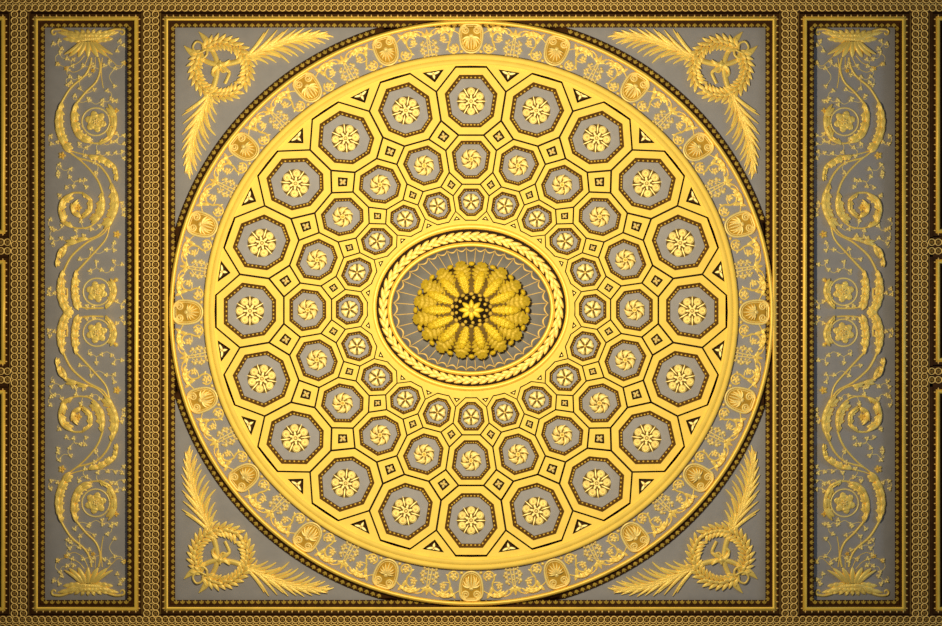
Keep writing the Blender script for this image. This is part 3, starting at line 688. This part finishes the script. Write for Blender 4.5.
# ------------------------------------------------------------------ corner wreaths and palms
HS = -5.2
WC = (221.3, 68.6)
corners = [('top left', 1, 1), ('top right', -1, 1), ('bottom left', 1, -1), ('bottom right', -1, -1)]
for (cn, sx, sy) in corners:
    def T(x, y, sx=sx, sy=sy):
        u, v = WC[0] + x, WC[1] + y
        return (u if sx > 0 else 941.4 - u), (v if sy > 0 else 624.8 - v)
    c = T(0, 0)
    t = thing('laurel_wreath', *c, 'gilt laurel wreath with ribbon on grey ground in the %s corner of the square' % cn, 'wreath', 'laurel wreaths in the corners')
    for sg in (-1, 1):
        m = MB(T); a0 = atan2(-1, -1)
        n = 15
        m.tube(arc(0, 0, 26.5, a0, a0 + sg * pi * .98, 24), 1.2, h0=HS, hs=1.4)
        for k in range(n):
            a = a0 + sg * (0.08 + 0.95 * pi * k / n); rr = random.uniform(-.9, .9)
            b = a + sg * 0.24
            m.leaf((28 * cos(a), 28 * sin(a)), ((34.8 + rr) * cos(b), (34.8 + rr) * sin(b)), 2.0, 3.0, bend=sg * 1.1, h0=HS + 0.3, n=7, blunt=.6, rise=1.2, groove=.55)
            b = a + sg * 0.32
            m.leaf((25.5 * cos(a), 25.5 * sin(a)), ((18.6 - rr) * cos(b), (18.6 - rr) * sin(b)), 1.9, 3.0, bend=-sg * 0.9, h0=HS + 0.3, n=7, blunt=.6, rise=1.2, groove=.55)
            a2 = a + sg * .10; b2 = a2 + sg * .26
            m.leaf((26.5 * cos(a2), 26.5 * sin(a2)), ((27 + rr * 3) * cos(b2), (27 + rr * 3) * sin(b2)), 1.7, 2.8, h0=HS + 1.9, n=7, blunt=.6, rise=1.0, groove=.55)
        m.link('laurel_branch', 'relief', t)
    m = MB(T)
    m.tube(spl([(-19, -17), (-24, -16), (-28.5, -21), (-25, -27), (-19.5, -25), (-18.5, -19)], 5), 1.1, h0=HS + 2.5, hs=1.4)
    m.tube(spl([(-19, -17), (-15, -19), (-14.5, -14), (-19, -10.5), (-24.5, -12)], 5), 1.2, h0=HS + 2.5, hs=1.4)
    m.tube(spl([(-2, -3), (4, 0), (8, 4), (6.5, 9), (3.5, 15)], 5), 1.7, h0=HS + 1, hs=1.4); m.tube(spl([(-2, -2), (-7, 1), (-9, 5), (-6, 8)], 5), 1.5, h0=HS + 1, hs=1.4)
    m.tube(spl([(-1, -4), (5, 1.5), (1, 3.5), (-2, -2)], 5), 1.0, h0=HS + 1, hs=1.4)
    for (a_, b_, c_, d_, e_) in ((-2, -4, 9, 3.5, 2.2), (-2, -4, -9.5, 3.0, 2.0), (0, -3, 8.5, -9, 1.8)): m.leaf((a_, b_), (c_, d_), e_, 3.0, bend=1.6, h0=HS + 1.6, n=7, blunt=.5)
    m.cap(-1.5, -4, 4.2, 3.6, HS + .5, 4.4); m.tube([(-1.5, -8.2), (-.5, -4), (-1.5, .2)], 1.0, h0=HS + 3.2)
    m.link('ribbon', 'relief', t)
    for flip in (0, 1):
        T2 = (lambda T, f: (lambda x, y: T(y * 0.985, x * 0.985) if f else T(x, y)))(T, flip)
        c2 = T2(70, -25)
        wh = 'pointing sideways' if flip == 0 else ('hanging down' if sy > 0 else 'rising up')
        t2 = thing('palm_branch', *c2, 'gilt palm branch %s from the %s wreath' % (wh, cn), 'palm branch', 'palm branches tied to the wreaths')
        m = MB(T2)
        m.tube(spl([(-22, -11), (-12, -6), (-2, -4), (12, -6), (27, -11)], 6), 2.5, 2.9, h0=HS, hs=1.1)
        m.leaf((-19, -9), (-37.5, -23), 3.4, 2.2, bend=-1.5, h0=HS + .6)
        m.link('stem', 'relief', t2)
        m = MB(T2); SP = [(22, -10), (38, -17.5), (54, -24.5), (72, -30.5), (90, -34), (104, -35), (112, -34)]; spine = spl(SP, 8)
        m.tube(spine[:-6], 2.2, .5, h0=HS, hs=1.2)
        def on_spine(x): return min(spine, key=lambda p: abs(p[0] - x))
        for (x, y) in ((39, -31), (43, -36.5), (47.5, -40), (56, -39), (62, -37), (67, -40), (75, -39.5), (83, -40.5), (91, -39.5), (99, -38.5), (106, -37)):
            p = on_spine(max(23, x - 24)); m.leaf(p, (x, y), 1.6, 3.0, bend=3.0 if x < 60 else 1.8, h0=HS + .5, n=9, blunt=.5, groove=.6)
        for (x, y) in ((36, -3.5), (42, -8), (47, -4.5), (55, -6), (59, -11), (68, -5.5), (71, -12.5), (77, -12), (83, -15.5), (88, -20), (94, -20.5), (99, -24.5), (104, -25), (108, -29), (112.5, -31.5)):
            p = on_spine(max(23, x - 27)); m.leaf(p, (x, y), 1.65, 3.0, bend=-5.6 if x < 95 else -3.6, h0=HS + .3, n=10, blunt=.5, groove=.6)
        for x in range(44, 108, 9):
            p = on_spine(x - 20); q = on_spine(x); m.leaf(p, (q[0], q[1] - 2.2), 1.2, 2.6, bend=1, h0=HS + 1.2, n=7, blunt=.7); m.leaf(p, (q[0] + 2, q[1] + 3.6), 1.2, 2.6, bend=-1.6, h0=HS + 1.2, n=7, blunt=.7)
        m.link('fronds', 'relief', t2)
# ------------------------------------------------------------------ scroll panels
HS = -9.95
def z1(l, s_, ox, oy): return [(ox + a / s_, oy + b / s_) for a, b in l]
Z4 = z1([(120,210),(172,185),(195,255),(180,290),(155,395),(240,345),(300,350),(290,410),(250,445),(265,505),(350,510),(245,580),(275,555)], 8.947, 40, 20)
Z4b = z1([(385,405),(460,385),(480,415),(440,490),(355,610),(485,620),(575,405),(620,370),(670,430),(745,380),(665,590)], 8.947, 40, 20)
Z4c = z1([(715,185),(745,225),(690,275)], 8.947, 40, 20)
Z5 = z1([(310,50),(440,90),(430,75),(560,90),(555,130),(635,75),(650,95),(680,95),(600,5)], 8.947, 40, 90)
Z5b = z1([(95,410),(100,480),(155,465)], 8.947, 40, 90)
Z5c = z1([(350,480),(415,515),(450,440),(550,465),(640,465),(680,455),(685,390),(750,405),(750,480),(515,555),(605,565),(675,560),(735,550),(750,610),(400,590)], 8.947, 40, 90)
Z6 = z1([(150,35),(140,95),(140,125),(240,70),(230,130),(315,160),(350,155),(360,210),(260,205),(205,215)], 7.82, 40, 160)
Z6b = z1([(150,275),(80,465),(85,530),(110,545),(170,515),(85,610),(165,610),(255,610),(280,550),(280,600),(340,590)], 7.82, 40, 160)
Z6c = z1([(640,335),(655,385),(655,430)], 7.82, 40, 160)
Z6d = z1([(435,100),(425,20),(320,480),(400,540),(465,515)], 7.82, 40, 160)
Z7 = z1([(100,25),(310,150),(400,70),(515,75),(580,20),(580,80)], 7.82, 40, 240)
Z7b = z1([(390,240),(440,170),(480,235),(560,230),(575,165),(640,190)], 7.82, 40, 240)
Z7c = z1([(75,380),(65,425),(110,415)], 7.82, 40, 240)
Z7d = z1([(365,515),(415,520),(600,480),(665,480),(640,525)], 7.82, 40, 240)
SPR = [Z4, Z4b, Z4c, Z5, Z5b, Z5c, Z6, Z6b, Z6c, Z6d, Z7, Z7b, Z7c, Z7d]
A_ = lambda l, oy=0: [(a / 3.9125, oy + b / 3.9125) for a, b in l]
B_ = lambda l: A_(l, 150)
def scroll_half(T, panel, half):
    c = T(85, 170)
    # leaf cup at the end of the panel
    cu = thing('leaf_cup', *T(88, 40), 'gilt flaring leaf cup at the %s end of the %s scroll panel' % (half, panel), 'ornament', 'leaf cups at the panel ends')
    m = MB(T)
    for k, (tx_, ty_) in enumerate(((64.2, 54.4), (69.2, 56.2), (78, 57.0), (88, 57.2), (98, 57.0), (107, 56.2), (112.8, 54.4))):
        m.leaf((88 + (k - 3) * 2.3, 41.5), (tx_, ty_), (1.8, 2.6, 2.9, 2.9, 2.9, 2.6, 1.8)[k], 3.6, h0=HS, n=9, blunt=.42, groove=.8, rise=.6, bend=(k - 3) * .7)
    m.link('petals', 'relief', cu)
    m = MB(T)
    for k in range(11):
        f = (k - 5) / 5.0
        tip = (88 + 34 * f * (1 if abs(f) < .9 else .9), 28.8 + 3.2 * (abs(f) > .35) * abs(f) + 0)
        m.leaf((88 + 5 * f, 41 - abs(f)), tip, 2.7, 3.4, bend=-f * 1.5, lobes=3, h0=HS + .4 * (k % 2), n=10, blunt=.5)
    for sg in (-1, 1):
        m.leaf((88 + sg * 8, 40.5), (88 + sg * 25, 38.6), 2.7, 2.6, lobes=3, h0=HS, n=10, blunt=.5)
    m.link('acanthus_spread', 'relief', cu)
    for sg in (-1, 1):
        m = MB(T); cx_ = 88 + sg * 33.8
        m.tube(arc(cx_, 32.5, 3.3, -pi / 2, -pi / 2 + sg * 1.6 * pi, 14, 1.2), 1.3, .7, h0=HS, hs=1.5)
        m.tube(spl([(88 + sg * 20, 31), (88 + sg * 27, 29), (88 + sg * 33.5, 29.2)]), 1.4, h0=HS, hs=1.5); m.link('curl', 'relief', cu)
    t = thing('rinceau_scroll', *c, 'winding gilt vine scroll with acanthus leaves filling the %s half of the %s panel' % (half, panel), 'scroll ornament', 'vine scrolls of the tall panels')
    def stem(pts, r0, r1=None, n=6):
        m = MB(T); m.tube(spl(pts, n), r0, r1, h0=HS, hs=1.4); m.link('stem', 'relief', t)
    def sh(pts, w, side, lobes):
        m = MB(T); m.sheath(pts, w * 1.12, side, lobes, 3.4, HS); m.link('leaf_sheath', 'relief', t)
    stem(A_([(358, 225), (350, 262), (328, 298), (275, 345), (238, 405)]), 1.0, 1.3)
    stem(A_([(385, 225), (392, 270), (375, 320), (335, 360), (298, 405)]), 1.0, 1.3)
    stem(A_([(400, 225), (396, 270), (398, 310), (404, 345)]), .5)
    for (pts_, fx, fy) in (([(330, 218), (305, 245), (262, 262), (228, 252)], 225, 250), ([(415, 215), (440, 240), (462, 258), (484, 250)], 487, 247), ([(345, 222), (325, 262), (290, 282), (262, 270)], 258, 268), ([(372, 222), (372, 250), (366, 270)], 364, 276)):
        m = MB(T); m.tube(spl(A_(pts_), 6), .4, .3, h0=HS, hs=1.5); m.flower(*A_([(fx, fy)])[0], 2.6, 5, 2.2, HS); m.link('flower_stalk', 'relief', t)
    sh(A_([(243, 398), (226, 440), (222, 490), (234, 540), (262, 590)]), 9.2, -1, 6)
    sh(A_([(300, 400), (284, 440), (286, 490), (303, 530), (332, 552)]), 8.6, -1, 5)
    stem(A_([(325, 548), (352, 558), (385, 560), (415, 545)]), .9)
    sh(A_([(385, 565), (425, 545), (448, 505), (452, 460), (440, 428)]), 7.4, -1, 4)
    m = MB(T); m.flower(455 / 3.9125, 432 / 3.9125, 3.0, 4, 2, HS); m.link('bud', 'relief', t)
    def rosette(cx, cy, R, ra):
        m = MB(T); m.ring(cx, cy, ra, .85, HS, 32, 1.6); m.link('rosette_ring', 'pale', t)
        m = MB(T); m.cap(cx, cy, R * .75, None, HS, 1.4, 16); ro = m.link('rosette', 'ochre', t)
        for k in range(6):
            a = k * pi / 3 + .3; m = MB(T)
            m.leaf((cx + cos(a) * R * .15, cy + sin(a) * R * .15), (cx + cos(a) * R, cy + sin(a) * R), R * .38, 2.4, h0=HS + .8, lobes=3, n=10, blunt=.5, lobe_amp=.2)
            m.link('petal', 'relief', ro)
        m = MB(T); m.flower(cx, cy, R * .32, 5, 1.6, HS + 2.6); m.link('rosette_eye', 'pale', ro)
    rosette(95.7, 121.6, 11.0, 13.8)
    stem(B_([(262, 0), (330, 55), (380, 115), (402, 172)]), .75, 1.2)
    stem(A_([(262, 585), (300, 615)]) + B_([(375, 52), (415, 92), (436, 135)]), .8, 1.2)
    sh(B_([(398, 165), (404, 205), (398, 245), (368, 285)]), 8.8, 1, 4)
    sh(B_([(434, 128), (456, 185), (452, 240), (422, 300)]), 9.4, 1, 5)
    stem(A_([(268, 588), (310, 600)]) + B_([(350, 22), (385, 28)]), .6, .9)
    sh(B_([(345, 22), (395, 28), (430, 48)]), 7.2, 1, 3); sh(B_([(425, 40), (452, 68), (460, 112)]), 5.0, 1, 4)
    # volute
    stem(B_([(375, 283), (345, 302), (305, 306), (270, 298)]), .9)
    sh(B_([(285, 303), (250, 285), (233, 240), (240, 200), (262, 180)]), 7.6, 1, 4)
    stem(B_([(250, 188), (285, 168), (325, 168)]), .9, 1.2)
    sh(B_([(320, 166), (352, 190), (358, 228), (338, 258)]), 5.6, 1, 3)
    sh(B_([(352, 240), (318, 262), (288, 250), (280, 226), (290, 208)]), 5.0, 1, 4)
    m = MB(T); m.flower(*B_([(306, 226)])[0], 4.0, 5, 2.4, HS); m.cap(*B_([(316, 272)])[0], 1.8, None, HS, 2); m.cap(*B_([(232, 178)])[0], 2.0, None, HS, 2); m.link('volute_flower', 'relief', t)
    # lower run to the middle
    stem(B_([(425, 296), (400, 330), (340, 362), (280, 415), (248, 475)]), .8, 1.25)
    stem(B_([(428, 298), (412, 350), (360, 410), (300, 475)]), .8, 1.25)
    stem(B_([(418, 298), (380, 335), (330, 352)]), .7, .9)
    sh(B_([(345, 346), (305, 358), (262, 374), (252, 396)]), 6.6, 1, 3); sh(B_([(262, 372), (232, 395), (218, 450)]), 5.2, -1, 4)
    m = MB(T); m.flower(457 / 3.9125, 150 + 330 / 3.9125, 4.2, 5, 2.4, HS); m.link('bud', 'relief', t)
    m = MB(T); m.flower(242 / 3.9125, 155.5, 4.2, 5, 2.4, HS); m.link('bud', 'relief', t)
    sh(B_([(247, 470), (232, 510), (230, 560), (240, 605), (262, 640)]), 9.2, -1, 6)
    sh(B_([(298, 470), (286, 520), (286, 570), (296, 612)]), 8.2, -1, 5)
    stem(B_([(255, 600), (263, 570), (262, 540)]), 1.4, .9)
    rosette(96.7, 291.8, 10.8, 13.6)
    sh(B_([(412, 622), (440, 590), (452, 552), (442, 512)]), 7.2, -1, 4)
    stem(B_([(300, 612), (350, 620), (405, 618)]), .7, 1.0)
    m = MB(T); m.cap(*B_([(454, 508)])[0], 2.3, None, HS, 2.2); m.link('bud', 'relief', t)
    for pts in SPR:
        m = MB(T)
        for k, (x, y) in enumerate(pts):
            a = random.uniform(0, 6.28)
            if k:
                best = min(pts[:k], key=lambda q: hypot(q[0] - x, q[1] - y)); d = hypot(best[0] - x, best[1] - y)
                if d < 22:
                    mx, my = (x + best[0]) / 2 - (y - best[1]) * .3, (y + best[1]) / 2 + (x - best[0]) * .3
                    m.tube(spl([(x, y), (mx, my), best], 5), .30, h0=HS, n=4, hs=1.5)
            else:
                m.tube(arc(x, y + 2.2, 2.4, a, a + 4, 8, 1.0), .3, h0=HS, n=4, hs=1.5)
            for q in range(3):
                b = a + q * 2.09
                m.leaf((x, y), (x + 2.7 * cos(b), y + 2.7 * sin(b)), 1.2, 2.2, h0=HS, n=4, blunt=.6, groove=.8)
        m.link('flower_tendril', 'pale', t)
for (pn, px) in (('left', 0), ('right', 1)):
    for (hf, py) in (('upper', 0), ('lower', 1)):
        def T(x, y, px=px, py=py):
            return (x if not px else 940.4 - x), (y if not py else 624.6 - y)
        scroll_half(T, pn, hf)
